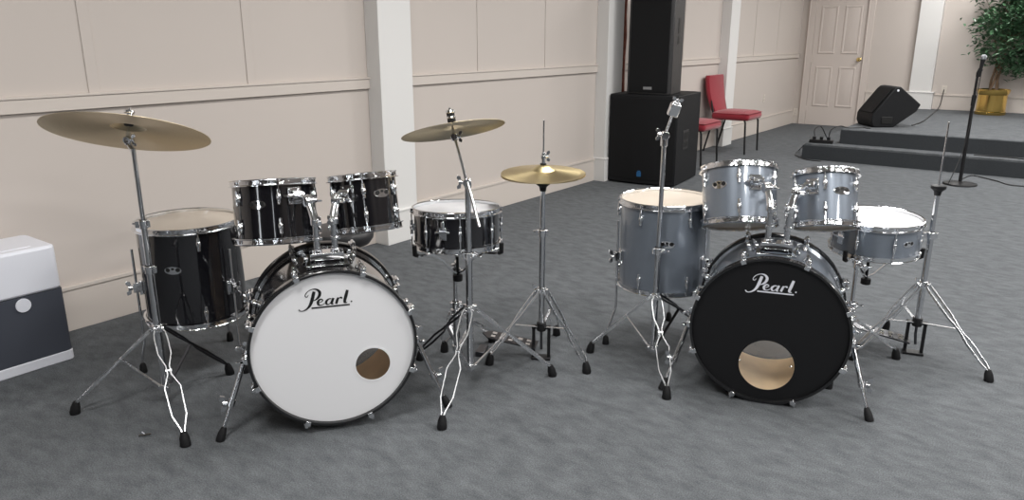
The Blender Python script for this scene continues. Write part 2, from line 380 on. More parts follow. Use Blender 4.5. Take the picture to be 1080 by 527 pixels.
# ------------------------------------------------------------------ hardware pieces
def wing(mb, M, k=1.0):        # wing nut: hub + two ears, axis = local z
    mb.cyl(.007*k, 0, .012*k, 12, M)
    for a in (-1, 1):
        mb.prism([(a*.004*k, .004*k), (a*.018*k, .006*k), (a*.021*k, .016*k), (a*.012*k, .018*k), (a*.004*k, .010*k)], -.0022*k, .0022*k, M @ RX(PI/2))
def foot_mesh(p, d, k=1.0):      # rubber foot ending at p, leg arriving along d
    mb = MB(); d = Vector(d).normalized(); M = Matrix.Translation(p) @ frame_z(-d); 
    return mb.lathe([(0, -.002), (.017*k, -.002), (.019*k, .004), (.017*k, .03), (.011*k, .05), (.0075*k, .052), (0, .052)], 14, M)
def tripod(root, base_z_hub, z_low, feet, kind='double', mleg=None, rad_hub=.016, blk=()):
    """feet: world positions of three feet; root: an empty standing at the pole base (no rotation)"""
    O = root.matrix_world.translation
    for i, f in enumerate(feet):
        m_ = dark_steel if i in blk else (mleg or wire)
        fp = Vector((f[0]-O.x, f[1]-O.y, 0)); h = fp.normalized(); side = Vector((-h.y, h.x, 0))
        top = h*rad_hub + Vector((0, 0, base_z_hub)); end = fp*.97 + Vector((0, 0, .045))
        def at(t, off, dz=0): return top.lerp(end, t)+side*off+Vector((0, 0, dz))
        lg = MB(); nrm = (end-top).normalized().cross(side)
        if kind == 'double':
            prof = [(0, .011), (.05, .020), (.10, .0225), (.26, .0225), (.38, .006), (.46, .006), (.58, .027), (.84, .024), (.97, .006), (1, .005)]
            for sg in (-1, 1):
                lg.bar([at(t, sg*w) for t, w in prof], .0085, .0042, nrm)
            lg.tube([at(.42, -.011), at(.42, .011)], .0055, 8)
            lg.tube([at(0, -.017), at(0, .017)], .0065, 8)
        else:
            lg.tube([at(0, 0), at(1, 0)], .006, 8)
        # brace from the leg to the lower collar
        b = at(.42, 0); low = h*rad_hub*.9+Vector((0, 0, z_low))
        lg.bar([low, b], .013, .003, side); 
        L = lg.build('leg', m_, root)
        d = (end-at(.8, 0)).normalized()
        foot_mesh(Vector((fp.x, fp.y, .0)), (end-Vector((fp.x, fp.y, 0)))*-1).build('rubber_foot', rubber, L)
    hb = MB().cyl(.019, base_z_hub-.02, base_z_hub+.012, 20)
    for f in feet:
        fp = Vector((f[0]-O.x, f[1]-O.y, 0)).normalized(); hb.box((.018, 0, base_z_hub-.003), (.022, .022, .02), Matrix.Rotation(math.atan2(fp.y, fp.x), 4, 'Z'))
    wing(hb, T(0, -.018, base_z_hub-.004) @ RX(PI/2))
    hb.build('leg_collar', chrome, root, bevel=.001)
    lc = MB().cyl(.017, z_low-.014, z_low+.012, 20)
    for f in feet:
        fp = Vector((f[0]-O.x, f[1]-O.y, 0)).normalized(); lc.box((.016, 0, z_low), (.02, .016, .014), Matrix.Rotation(math.atan2(fp.y, fp.x), 4, 'Z'))
    lc.build('lower_collar', chrome, root, bevel=.001)
def clamp(root, z, r, ang=0, name='height_clamp'):
    mb = MB().cyl(r+.005, z-.02, z+.012, 20).cyl(r+.0065, z-.006, z+.012, 20)
    M = RZ(ang)
    mb.box((r+.008, 0, z-.004), (.016, .014, .024), M); wing(mb, M @ T(r+.008, -.007, z-.004) @ RX(PI/2), 1.2)
    mb.box((-r-.006, 0, z-.004), (.012, .012, .024), M)
    return mb.build(name, chrome, root, bevel=.001)
def vertical_tube(root, name, r, z0, z1, m=None): return MB().cyl(r, z0, z1, 20, bev=.001).build(name, m or steel, root)
# ------------------------------------------------------------------ drums
def hoop_prof(R, up):            # triple-flanged steel hoop section, 'up' = +1 above shell, -1 below
    p = [(R-.001, .013), (R+.003, .016), (R+.0065, .014), (R+.0035, .011), (R+.0035, -.004), (R+.0105, -.007), (R+.0105, -.0095), (R+.001, -.0095), (R-.001, -.004)]
    return [(r, z*up) for r, z in p]
def oval_badge(root, R, ang, z, w=.068, h=.032):
    def patch(f, rr, segs=28):
        vs = [(ang, z)]; out = MB()
        pts = [f(2*PI*k/segs) for k in range(segs)]
        vs2 = []
        for r_ in (R+.0002, rr):
            vs2.append((r_*math.cos(ang+f.c[0]/R), r_*math.sin(ang+f.c[0]/R), z+f.c[1]))
            for x, y in pts: vs2.append((r_*math.cos(ang+x/R), r_*math.sin(ang+x/R), z+y))
        n = segs+1; fs = []
        for k in range(segs):
            a = 1+k; b = 1+(k+1) % segs; fs += [(n, n+a, n+b), (a, b, n+b, n+a)]
        out.add(vs2, fs); return out
    def ell(cx, cy, a, b):
        f = lambda t: (cx+a*math.cos(t), cy+b*math.sin(t)); f.c = (cx, cy); return f
    o = patch(ell(0, 0, w/2, h/2), R+.0016).build('badge', chrome, root)
    for cx, cy, a, b in ((-.0145, .002, .0065, .0065), (.0145, .002, .0065, .0065), (0, .0055, .0045, .0038)):
        patch(ell(cx*w/.05, cy*h/.024, a*w/.05, b*h/.024), R+.0022, 14).build('badge_inlay', ink_black, o)
def lug(root, R, a, z, h=.042, up=1):
    M = RZ(a) @ T(R, 0, z)
    mb = MB()
    pr = []
    for k in range(9):
        t = k/8; w = math.sin(PI*min(1, max(0, t)))**.5
        pr.append((t, w))
    # oval domed casting
    vs = []; fs = []; segs = 14; rings = [(1, 0), (.98, .006), (.8, .012), (.45, .0155), (0.0, .0165)]
    for k_, (s_, d) in enumerate(rings):
        for q in range(segs):
            t = 2*PI*q/segs; vs.append((d, .0105*s_*math.cos(t), h/2*s_*math.sin(t)))
    for k_ in range(len(rings)-1):
        for q in range(segs): fs.append((k_*segs+q, k_*segs+(q+1) % segs, (k_+1)*segs+(q+1) % segs, (k_+1)*segs+q))
    mb.add(vs, fs, M); mb.cyl(.0062, -h/2-.006, h/2+.008, 12, M @ T(.0085, 0, 0))
    return mb.build('lug', chrome, root)
def rod(root, R, a, z_hoop, z_lug, up):
    mb = MB(); M = RZ(a)
    mb.tube([(R+.0085, 0, z_lug), (R+.0085, 0, z_hoop+up*.002)], .0028, 8, M)
    mb.box((R+.0085, 0, z_hoop+up*.004), (.012, .013, .004), M)
    mb.cyl(.0045, 0, .011, 8, M @ T(R+.0085, 0, z_hoop+(up*.006 if up > 0 else -.017)))
    return mb.build('tension_rod', chrome, root)
def drum(name, label, cat, c, axis, R, h, wrap, spin, nl, top_m, bot_m, badge, snare=False, group=None):
    off = spin
    """c: centre, R: shell radius, h: outer hoop to hoop; local -Y faces the camera before spin"""
    spin += math.atan2(-c[1], -c[0])+PI/2          # angles are counted from the side facing the camera
    M = Matrix.Translation(c) @ frame_z(axis) @ RZ(spin)
    root = empty(name, label, cat, M, group)
    hh = h/2-.014
    MB().lathe([(R, -hh), (R, hh), (R-.007, hh), (R-.007, -hh)], 72, closed=True).build('shell', wrap, root)
    MB().lathe(hoop_prof(R+.002, 1), 72, T(0, 0, hh), closed=True).build('top_hoop', hoop_chrome, root)
    MB().lathe(hoop_prof(R+.002, -1), 72, T(0, 0, -hh), closed=True).build('bottom_hoop', hoop_chrome, root)
    MB().lathe([(0, hh+.0025), (R-.006, hh+.0025), (R+.0005, hh+.0005), (R+.0005, hh-.004), (R-.001, hh-.004), (0, hh)], 72).build('top_head', top_m, root)
    MB().lathe([(0, -hh-.0025), (R-.006, -hh-.0025), (R+.0005, -hh-.0005), (R+.0005, -hh+.004), (R-.001, -hh+.004), (0, -hh)], 72).build('bottom_head', bot_m, root)
    for k in range(nl):
        a = -PI/2 + 2*PI*(k+.5)/nl
        if snare:
            M2 = RZ(a)
            lb = MB()
            lb.cyl(.0062, -.030, .030, 12, M2 @ T(R+.0095, 0, 0)); lb.box((R+.004, 0, .0), (.010, .010, .030), M2)
            lb.sphere(.0085, (0, 0, 0), 12, M2 @ T(R+.0095, 0, 0), (1, 1, 1.6)); lb.build('lug', chrome, root)
            rod(root, R+.001, a, hh-.009, 0.02, 1); rod(root, R+.001, a, -hh+.009, -.02, -1)
        else:
            zl = hh-.052 if h > .2 else hh-.046
            lug(root, R, a, zl); lug(root, R, a, -zl)
            rod(root, R+.001, a, hh-.009, zl+.01, 1); rod(root, R+.001, a, -hh+.009, -zl-.01, -1)
    if badge is not None: oval_badge(root, R, -PI/2+badge[0]-off, badge[1], *(badge[2:] or ()))
    return root
def to_local(root, p): return root.matrix_world.inverted() @ Vector(p)
def tom_bracket(root, R, a, z=0.0):
    M = RZ(a) @ T(R, 0, z)
    mb = MB().box((.004, 0, 0), (.008, .052, .062), M).box((.018, 0, 0), (.024, .036, .038), M)
    mb.cyl(.017, -.022, .022, 18, M @ T(.028, 0, 0) @ RX(PI/2))
    wing(mb, M @ T(.03, -.022, 0) @ RX(PI/2), 1.3)
    for y in (-.018, .018):
        for z_ in (-.023, .023): mb.cyl(.004, .006, .012, 8, M @ T(0, y, z_) @ RY(PI/2))
    return mb.build('mount_bracket', chrome, root, bevel=.0015)
def bass_drum(label, c, yaw, hoop_z, wrap, head, ink, letter_w, letter_pos, port, dr, group, spur, post_x, post_y):
    root = empty('bass_drum', label, 'drum', T(c[0], c[1], 0) @ RZ(-yaw), group)
    zc = hoop_z; D = T(0, 0, zc) @ RX(PI/2)      # local z of D points to the front (-Y)
    R = .2794; F_ = .205
    MB().lathe([(R, -.185), (R, .185), (R-.007, .185), (R-.007, -.185)], 96, D, closed=True).build('shell', wrap, root)
    lin_ = MB().lathe([(R-.0072, -.184), (R-.0072, .184), (R-.0082, .184), (R-.0082, -.184)], 96, D, closed=True).build('shell_lining', wood_in, root)
    for s_, nm in ((1, 'front_hoop'), (-1, 'rear_hoop')):
        a, b = s_*.166, s_*.208
        hp = MB().lathe([(.2865, a), (.2965, a), (.2975, a+s_*.002), (.2975, b-s_*.002), (.2955, b), (.2875, b), (.2865, b-s_*.002)], 96, D, closed=True).build(nm, hoop_black, root)
        fl = MB().lathe([(R+.0008, s_*.170), (.2862, s_*.170), (.2862, s_*.190), (R+.0008, s_*.190)], 96, D, closed=True).build('head_collar', chrome, hp)
    # resonant head with port hole
    bm = bmesh.new(); N = 96; hr = port[2]
    oc = [bm.verts.new((.2862*math.cos(2*PI*k/N), .2862*math.sin(2*PI*k/N), .192)) for k in range(N)]
    ic = [bm.verts.new((port[0]+hr*math.cos(2*PI*k/48), port[1]+hr*math.sin(2*PI*k/48), .192)) for k in range(48)]
    ed = [bm.edges.new((oc[k], oc[(k+1) % N])) for k in range(N)]+[bm.edges.new((ic[k], ic[(k+1) % 48])) for k in range(48)]
    bmesh.ops.triangle_fill(bm, use_beauty=True, edges=ed)
    bmesh.ops.transform(bm, matrix=D, verts=bm.verts)
    me = bpy.data.meshes.new('front_head'); bm.to_mesh(me); bm.free(); me.materials.append(head)
    fh = bpy.data.objects.new('front_head', me); C.objects.link(fh); fh.parent = root
    so = fh.modifiers.new('thick', 'SOLIDIFY'); so.thickness = .0006; so.offset = 0
    MB().lathe([(hr-.0035, 0), (hr+.0035, 0), (hr+.0035, .0015), (hr-.0035, .0015)], 48, D @ T(port[0], port[1], .1922), closed=True).build('port_ring', head, fh)
    lettering(fh, ink, letter_pos[0], zc+letter_pos[1], -.1932, letter_w)
    MB().lathe([(0, -.192), (.2862, -.192), (.2862, -.1932), (0, -.1932)], 96, D).build('rear_head', film, root)
    for k in range(8):
        a = PI/2 + PI/8 + k*PI/4
        for s_ in (1, -1):
            M = D @ RZ(a) @ Matrix.Diagonal((1, 1, s_, 1))
            cl = MB().box((.302, 0, .190), (.007, .021, .046), M).box((.296, 0, .2115), (.018, .019, .005), M).box((.304, 0, .163), (.022, .016, .016), M)
            cl.cyl(.009, .150, .180, 12, M @ T(.3115, 0, 0))
            c_ = cl.build('claw', chrome, root, bevel=.0015)
            tr = MB().tube([(.3115, 0, .198), (.304, 0, .10)], .0032, 8, M)
            tr.cyl(.0062, .180, .206, 10, M @ T(.3115, 0, 0))
            tr.build('tension_rod', chrome, c_)
            lb = MB(); ML = M @ T(R, 0, .085)
            lb.sphere(.021, (0, 0, 0), 14, ML @ T(.006, 0, 0), (.8, .55, 1)); lb.cyl(.0075, -.004, .028, 12, ML @ T(.026, 0, 0)); lb.box((.017, 0, .01), (.020, .012, .02), ML)
            lb.build('lug', chrome, root)
    # spurs
    for sg in (-1, 1):
        M = T(sg*.283, -.09, zc-.04); k = MB()
        k.box((0, 0, 0), (.014, .05, .06), M).cyl(.019, -.022, .022, 18, M @ T(sg*.022, 0, 0) @ RX(PI/2))
        wing(k, M @ T(sg*.024, -.022, .004) @ RX(PI/2), 1.6)
        wing(k, M @ T(sg*.03, .02, .03) @ RY(.6*sg), 1.2)
        k.build('spur_bracket', chrome, root, bevel=.002)
        top = Vector((sg*.300, -.088, zc-.01)); ft = Vector((sg*spur[0], spur[1], .0))
        dv = (ft-top).normalized(); mid = top.lerp(ft, .58)
        sp = MB().tube([top, mid], .0095, 14).tube([mid, ft-dv*.03], .0062, 12).tube([mid-dv*.012, mid+dv*.012], .0125, 14)
        wing(sp, Matrix.Translation(mid) @ RZ(PI if sg < 0 else 0) @ T(.012, 0, 0) @ RY(PI/2), 1.5)
        s_ = sp.build('spur', steel, root)
        foot_mesh(ft, dv, .85).build('rubber_foot', rubber, s_)
    # tom mount block on top of the shell
    zt = zc+R; mb = MB()
    ys = post_y
    mb.box((sum(post_x)/2, ys, zt+.004), (.150, .085, .014)).box((sum(post_x)/2, ys, zt+.030), (.118, .058, .045))
    for x in post_x: mb.cyl(.017, zt+.04, zt+.062, 20, T(x, ys, 0))
    mb.box((sum(post_x)/2, ys-.032, zt+.022), (.088, .010, .018))
    wing(mb, T(sum(post_x)/2-.066, ys-.005, zt+.028) @ RY(-PI/2), 1.2); wing(mb, T(sum(post_x)/2+.066, ys-.005, zt+.028) @ RY(PI/2), 1.2)
    mb.build('tom_mount_block', chrome, root, bevel=.003)
    return root
def tom_holder(label, base, ztop, tip, gear_side):
    """vertical post from the mount block, knuckle, arm into the tom bracket"""
    root = empty('tom_holder', label, 'drum hardware', T(*base))
    h = ztop-base[2]
    MB().cyl(.0115, 0, h, 20).build('post', steel, root)
    MB().cyl(.0155, h*.45, h*.45+.012, 20).box((.014, 0, h*.45+.006), (.014, .01, .010)).build('memory_lock', chrome, root)
    d = Vector(tip)-Vector(base); d.z -= h; k = MB(); hd_ = Vector((d.x, d.y, 0))
    a = math.atan2(d.y, d.x); MM = RZ(a); e = hd_.normalized()*min(.05, hd_.length*.35)
    P1 = Vector((0, 0, h)); P2 = Vector((e.x, e.y, h+max(.03, d.z*.9)))
    k.cyl(.0185, h-.016, h+.008, 20); k.tube([P1, P1.lerp(P2, .5)+Vector((0, 0, .004)), P2], [.016, .0145, .013], 16)
    MG = Matrix.Translation(P2) @ MM @ RX(PI/2)
    k.cyl(.021, -.015, .015, 22, MG); k.cyl(.0235, -.005, .005, 24, MG)
    wing(k, MG @ T(0, 0, .015), 1.5); wing(k, MM @ T(-.018, 0, h-.004) @ RY(-PI/2), 1.3)
    k.build('knuckle', chrome, root, bevel=.0012)
    MB().tube([P2, P2.lerp(Vector((d.x, d.y, d.z+h)), .5)+Vector((0, 0, .006)), (d.x, d.y, d.z+h)], .0095, 12).build('arm', chrome, root)
    return root
def floor_legs(root, R, h, z_floor_local, angles, R_spread=.03, zb=-.06):
    for a in angles:
        M = RZ(a); x = R+.022
        lg = MB().tube([(x, 0, .105), (x, 0, -h/2-.10), (x+.008, 0, -h/2-.125), (x+R_spread, 0, z_floor_local+.05)], .0052, 10, M)
        l = lg.build('leg', steel, root)
        MB().lathe([(0, 0), (.015, 0), (.016, .006), (.013, .035), (.007, .045), (0, .045)], 14, M @ T(x+R_spread, 0, z_floor_local)).build('rubber_foot', rubber, l)
        b = MB().box((R+.006, 0, zb), (.012, .042, .058), M).box((R+.022, 0, zb), (.026, .024, .040), M)
        wing(b, M @ T(R+.036, 0, zb) @ RY(PI/2), 1.5)
        b.build('leg_bracket', chrome, root, bevel=.002)
# ------------------------------------------------------------------ cymbals
def cymbal(name, label, c, axis, R, m, bell=.055, rise=.018, bow=.016, group=None, flip=1):
    M = Matrix.Translation(c) @ frame_z(axis)
    pts = [(.006, rise+bow)]
    for k in range(1, 7):
        t = k/6; pts.append((bell*t, bow+rise*math.cos(t*PI/2)))
    for k in range(1, 9):
        t = k/8; pts.append((bell+(R-bell)*t, bow*(1-t)**1.2 if t < 1 else 0))
    prof = [(r, z*flip) for r, z in pts]+[(r, (z-.0014)*flip) for r, z in pts[::-1]]
    o = MB().lathe(prof, 96, closed=True).build(name, m, M=M, angle=25)
    return tag(o, label, 'cymbal', group)

# ================================================================== LEFT KIT (black)
ya = math.radians(-17.7); axA = Vector((math.sin(ya), math.cos(ya), 0))
bA = Vector((-.633, 2.478, 0)) + axA*.205
bass_drum('black bass drum with a white front head and small round port hole', (bA.x, bA.y), ya, .318, gloss_black, head_white, ink_black, .180, (-.024, .192), (.133, -.078, .066), 0, None, (.42, -.155), (-.030, .033), -.075)
XA = Matrix.Translation((bA.x, bA.y, 0)) @ RZ(-ya)
tA = drum('rack_tom', 'glossy black rack tom over the white-headed bass drum, left and larger of its pair', 'drum', (-.905, 2.80, .753), (-.05, .19, 1), .1524, .238, gloss_black, math.radians(-25), 6, head_clear, head_clear, (math.radians(-25), .028))
tB = drum('rack_tom', 'smaller glossy black rack tom over the white-headed bass drum, nearer the black snare', 'drum', (-.573, 2.86, .775), (-.10, .17, 1), .127, .220, gloss_black, math.radians(-30), 6, head_clear, head_clear, (math.radians(32), .030))
def hold(root, tom, R, base, label, ztop, zoff):
    b = Vector(base); l = to_local(tom, b+Vector((0, 0, ztop-base[2]+.04))); a = math.atan2(l.y, l.x)
    tom_bracket(tom, R, a, zoff)
    tip = tom.matrix_world @ (RZ(a) @ Vector((R+.026, 0, zoff)))
    return tom_holder(label, base, ztop, tip, 1)
for x, tm, R, lb, zo in ((-.030, tA, .1524, 'chrome tom holder carrying the larger black rack tom', .055), (.033, tB, .127, 'chrome tom holder carrying the smaller black rack tom', .040)):
    p = XA @ Vector((x, -.075, .318+.2794+.035)); hold(XA, tm, R, p, lb, .765, zo)
fA = drum('floor_tom', 'large glossy black floor tom on legs behind the leaning crash stand', 'drum', (-1.370, 3.075, .445), (.0, 0, 1), .203, .425, gloss_black, math.radians(-22), 6, head_clear, head_clear, (math.radians(-22), .045))
floor_legs(fA, .203, .425, -.445, [math.radians(x-90+22) for x in (-88, 40, 150)], .02)
sA = drum('snare_drum', 'black snare drum with white coated head beside the small crash cymbal', 'drum', (-.232, 3.050, .632), (0, .06, 1), .1778, .168, gloss_black, math.radians(-18.5), 8, head_white, film, None, snare=True)
def strainer(root, R, a):
    M = RZ(a) @ T(R, 0, 0)
    mb = MB().box((.006, 0, .0), (.012, .030, .05), M).box((.016, .0, .008), (.014, .06, .008), M).cyl(.009, .02, .05, 12, M @ T(.012, 0, 0))
    mb.build('snare_strainer', chrome, root, bevel=.002)
strainer(sA, .1778, math.radians(-90-17+18.5))
def snare_stand(label, pos, zb, R, axis, feet, tube_top, offs=(0, 0)):
    root = empty('snare_stand', label, 'drum stand', T(pos[0], pos[1], 0))
    vertical_tube(root, 'lower_tube', .0125, .04, tube_top*.62)
    vertical_tube(root, 'upper_tube', .009, tube_top*.6, tube_top)
    clamp(root, tube_top*.62, .0125, .4)
    tripod(root, .23, .06, feet)
    c = Vector((offs[0], offs[1], zb)); k = MB()
    k.cyl(.016, tube_top-.015, tube_top+.02, 16); k.cyl(.013, -.02, .02, 14, T(0, 0, tube_top+.005) @ RX(PI/2))
    k.tube([(0, 0, tube_top+.01), (c.x*.6, c.y*.6, zb-.075), (c.x, c.y, zb-.075)], .008, 10)
    wing(k, T(.02, -.02, tube_top) @ RX(PI/2), 1.4)
    k.build('tilter', chrome, root, bevel=.001)
    kn = MB().cyl(.021, zb-.155, zb-.128, 16, T(c.x, c.y, 0)).cyl(.006, zb-.13, zb-.05, 10, T(c.x, c.y, 0)); kn.build('basket_knob', rubber, root)
    for a in (-2.5, -.4, 1.7):
        h = Vector((math.cos(a), math.sin(a), 0)); w = Vector((-h.y, h.x, 0))
        b = MB().bar([c+h*.008+Vector((0, 0, -.118)), c+h*.03+Vector((0, 0, -.105)), c+h*.075+Vector((0, 0, -.050)), c+h*.125+Vector((0, 0, -.016)), c+h*(R+.022)+Vector((0, 0, -.012))], .014, .006, w)
        b.tube([c+h*(R+.022)+Vector((0, 0, -.012)), c+h*(R+.026)+Vector((0, 0, .03))], .005, 8)
        arm = b.build('basket_arm', chrome, root)
        MB().tube([c+h*(R+.014)+Vector((0, 0, -.010)), c+h*(R+.026)+Vector((0, 0, -.006)), c+h*(R+.027)+Vector((0, 0, .034))], .0095, 10).build('rubber_grip', rubber, arm)
    return root
sp = GY(480, 300, 3.10); sp = Vector((sp.x, 3.10, 0))
snare_stand('chrome snare stand holding up the black snare drum', sp, .545, .1778, None, [G(519, 360), G(452, 382)+Vector((.06, .12, 0)), sp+Vector((-.02, .26, 0))], .43, (-.232-sp.x, 3.050-sp.y))
# left crash stand (straight)
PA = Vector((-1.3524, 2.680, 0)); PA.x = GY(165, 345, 2.68).x+.005
s1 = empty('cymbal_stand', 'chrome straight cymbal stand carrying the big bronze cymbal on the left', 'cymbal stand', T(*PA))
vertical_tube(s1, 'lower_tube', .0145, .05, .56); vertical_tube(s1, 'middle_tube', .0115, .54, .74); vertical_tube(s1, 'upper_tube', .0085, .72, 1.01)
clamp(s1, .56, .0145, 2.9); clamp(s1, .735, .0115, 3.4)
tripod(s1, .325, .075, [G(196, 470), G(79, 436), G(243, 394)], blk=(2,))
def tilter(root, p, axis, top_h=.085):
    ax = Vector(axis).normalized(); M = Matrix.Translation(p) @ frame_z(ax)
    k = MB().cyl(.0125, -.018, .012, 16, Matrix.Translation(p)).cyl(.014, -.012, .012, 20, Matrix.Translation(p) @ RX(PI/2))
    wing(k, Matrix.Translation(p) @ T(.012, -.005, 0) @ RY(PI/2), 1.1)
    k.tube([(0, 0, 0), (0, 0, top_h)], .0042, 10, M); k.cyl(.008, .005, .030, 12, M)
    k.build('tilter', chrome, root, bevel=.001)
cA = Vector((-1.387, 2.723, 1.070)); aA = Vector((.015, .393, 1)).normalized()
cyA = cymbal('cymbal', 'big aged bronze cymbal tilted on the tall stand at the far left', cA-aA*.012, aA, .279, brass_dull, .06, .028, .022)
def toppers(root, p, axis, thick=1):
    M = Matrix.Translation(p) @ frame_z(axis)
    MB().cyl(.016, -.010, -.002, 18, M).build('cymbal_seat', rubber, root)
    MB().cyl(.0165, .0005, .013, 18, M).build('cymbal_felt', felt, root)
    k = MB().cyl(.018, .014, .022, 14, M).cyl(.013, .022, .036, 14, M).cyl(.018, .034, .046, 14, M).cyl(.004, .012, .056, 8, M)
    k.build('wing_nut', chrome, root)
hub = cA+aA*.026
tilt0 = hub-aA*.062
tl = Vector((tilt0.x-PA.x, tilt0.y-PA.y, tilt0.z))
MB().tube([(0, 0, 1.00), tl-Vector((0, 0, .015))], .0085, 12).build('upper_rod', steel, s1)
tilter(s1, tl, aA, .11); toppers(s1, hub-PA, aA)
# middle boom crash stand
PB = Vector((-.172, 2.860, 0))
s2 = empty('cymbal_stand', 'chrome boom cymbal stand carrying the small tilted crash beside the black snare', 'cymbal stand', T(*PB))
vertical_tube(s2, 'lower_tube', .0145, .06, .56); vertical_tube(s2, 'middle_tube', .012, .54, .845)
clamp(s2, .56, .0145, .3)
tripod(s2, .34, .08, [G(466, 452), G(583, 396), G(443, 379)], blk=(2,))
aB = Vector((-.174, .268, 1)).normalized(); cB = Vector((-.229, 2.921, 1.053))
hubB = cB+aB*.024
cymbal('cymbal', 'small bronze crash cymbal tilted up to the right above the black snare', cB-aB*.010, aB, .203, brass_dull, .045, .017, .015)
jt = Vector((0, -.012, .855))
tb = hubB-PB-aB*.055; dv = (tb-jt).normalized()
k = MB().cyl(.017, -.02, .02, 20, T(*jt) @ RX(PI/2)).cyl(.015, .83, .87, 18); wing(k, T(-.018, -.012, .855) @ RY(-PI/2), 1.3); k.build('boom_clamp', chrome, s2, bevel=.001)
MB().tube([jt-dv*.175+Vector((.0, -.016, 0)), jt+Vector((0, -.016, 0)), tb], [.0065, .0065, .006], 12).build('boom_arm', chrome, s2)
tilter(s2, tb, aB, .10); toppers(s2, hubB-PB, aB); MB().cyl(.0155, .014, .036, 18, Matrix.Translation(hubB-PB) @ frame_z(aB)).build('cymbal_sleeve', felt, s2)
# hi-hat
def pedal_board(root, ang, L=.24):
    M = RZ(ang)
    mb = MB().prism([(-.045, -.02), (.045, -.02), (.042, -L), (0, -L-.035), (-.042, -L)], -.003, .003, M @ T(0, 0, .058) @ RX(math.radians(-9)))
    o = mb.build('footboard', dark_steel, root)
    tx = MB()
    for i in range(5):
        for sx in (-1, 1): tx.box((sx*.018, -.06-i*.04, .0045), (.022, .020, .002), M @ T(0, 0, .058) @ RX(math.radians(-9)))
    tx.build('tread_pad', chrome, o)
    MB().box((0, -L-.035, .012), (.09, .04, .024), M).build('heel_plate', dark_steel, root, bevel=.003)
def hihat_stand(label, P, feet, hub, tube_top, rod_top, seat_z, clutch_z=None, yawp=PI, frot=0):
    root = empty('hi_hat_stand', label, 'hi-hat stand', T(*P))
    vertical_tube(root, 'lower_tube', .0135, .135, tube_top*.74); vertical_tube(root, 'upper_tube', .0105, tube_top*.72, tube_top)
    clamp(root, tube_top*.735, .0135, 2.9)
    MB().cyl(.0036, .10, rod_top, 10).build('pull_rod', steel, root)
    O = P
    for i, f in enumerate(feet):
        fp = Vector((f[0]-O.x, f[1]-O.y, 0)); h = fp.normalized(); side = Vector((-h.y, h.x, 0)); top = h*.018+Vector((0, 0, hub)); end = fp*.97+Vector((0, 0, .045))
        lg = MB(); at = lambda t, w: top.lerp(end, t)+side*w
        nrm = (end-top).normalized().cross(side)
        for sg in (-1, 1): lg.bar([at(t, sg*w) for t, w in ((0, .012), (.06, .018), (.38, .018), (.50, .007), (.58, .007), (.68, .018), (.93, .016), (1, .005))], .0095, .0045, nrm)
        lg.tube([at(0, -.014), at(0, .014)], .006, 8); lg.bar([h*.015+Vector((0, 0, .155)), at(.53, 0)], .012, .003, side)
        l = lg.build('leg', wire, root); foot_mesh(Vector((fp.x, fp.y, 0)), Vector((fp.x, fp.y, 0))-end).build('rubber_foot', rubber, l)
    hb = MB().cyl(.0185, hub-.018, hub+.014, 20)
    for f in feet:
        d = Vector((f[0]-O.x, f[1]-O.y, 0)).normalized(); hb.box((.019, 0, hub-.002), (.022, .022, .02), RZ(math.atan2(d.y, d.x)))
    wing(hb, T(-.016, -.006, hub) @ RY(-PI/2), 1.5); hb.build('leg_collar', chrome, root, bevel=.001)
    bf = MB().cyl(.021, .135, .175, 20)
    for a in (-1, 1): bf.box((a*.034, 0, .080), (.014, .013, .150))
    bf.box((0, 0, .152), (.085, .022, .014)).box((0, 0, .006), (.085, .05, .010))
    bf.build('base_frame', black_paint, root, M=RZ(frot), bevel=.002)
    MB().tube([(0, 0, .14), (0, 0, .10), (0, -.012, .05)], .006, 8).build('chain', dark_steel, root)
    pedal_board(root, yawp)
    MB().lathe([(0, -.03), (.013, -.03), (.016, -.012), (.030, 0), (.031, .012), (.018, .016), (0, .016)], 20, T(0, 0, seat_z-.018)).build('cymbal_cup', black_paint, root)
    if clutch_z:
        k = MB().cyl(.008, clutch_z, clutch_z+.045, 14); wing(k, T(.008, 0, clutch_z+.03) @ RY(PI/2), 1.1); k.cyl(.012, clutch_z+.018, clutch_z+.034, 14); k.build('clutch', chrome, root)
        MB().cyl(.013, clutch_z-.012, clutch_z, 16).build('clutch_felt', felt, root)
    return root
PH = Vector((.121, 3.115, 0)); PH.x = GY(571.5, 300, 3.115).x
hihat_stand('chrome hi-hat stand with cymbals mounted, between the two drum kits', PH, [G(619, 393), G(516, 384), G(587, 353)], .325, .800, 1.064, .815, .885, yawp=math.radians(258), frot=math.radians(-6))
cymbal('hi_hat_cymbal', 'top brass hi-hat cymbal, bell up, on the stand between the kits', (PH.x, PH.y, .841), (.0, -.05, 1), .178, brass_bright, .050, .024, .016)
cymbal('hi_hat_cymbal', 'bottom brass hi-hat cymbal facing upward under its twin', (PH.x, PH.y, .837), (-.035, -.03, 1), .178, brass_bright, .044, .016, .010, flip=-1)
# throne behind the bass drum
th = empty('drum_throne', 'round black padded drum throne behind the two black rack toms', 'stool', T(-.835, 3.50, 0))
MB().lathe([(0, .425), (.10, .425), (.145, .435), (.163, .460), (.165, .485), (.155, .502), (.12, .510), (0, .512)], 40).build('seat', vinyl, th)
vertical_tube(th, 'post', .0125, .05, .43)
tripod(th, .26, .07, [Vector((-.835, 3.5, 0))+Vector((math.cos(a), math.sin(a), 0))*.25 for a in (1.2, 3.3, 5.4)])
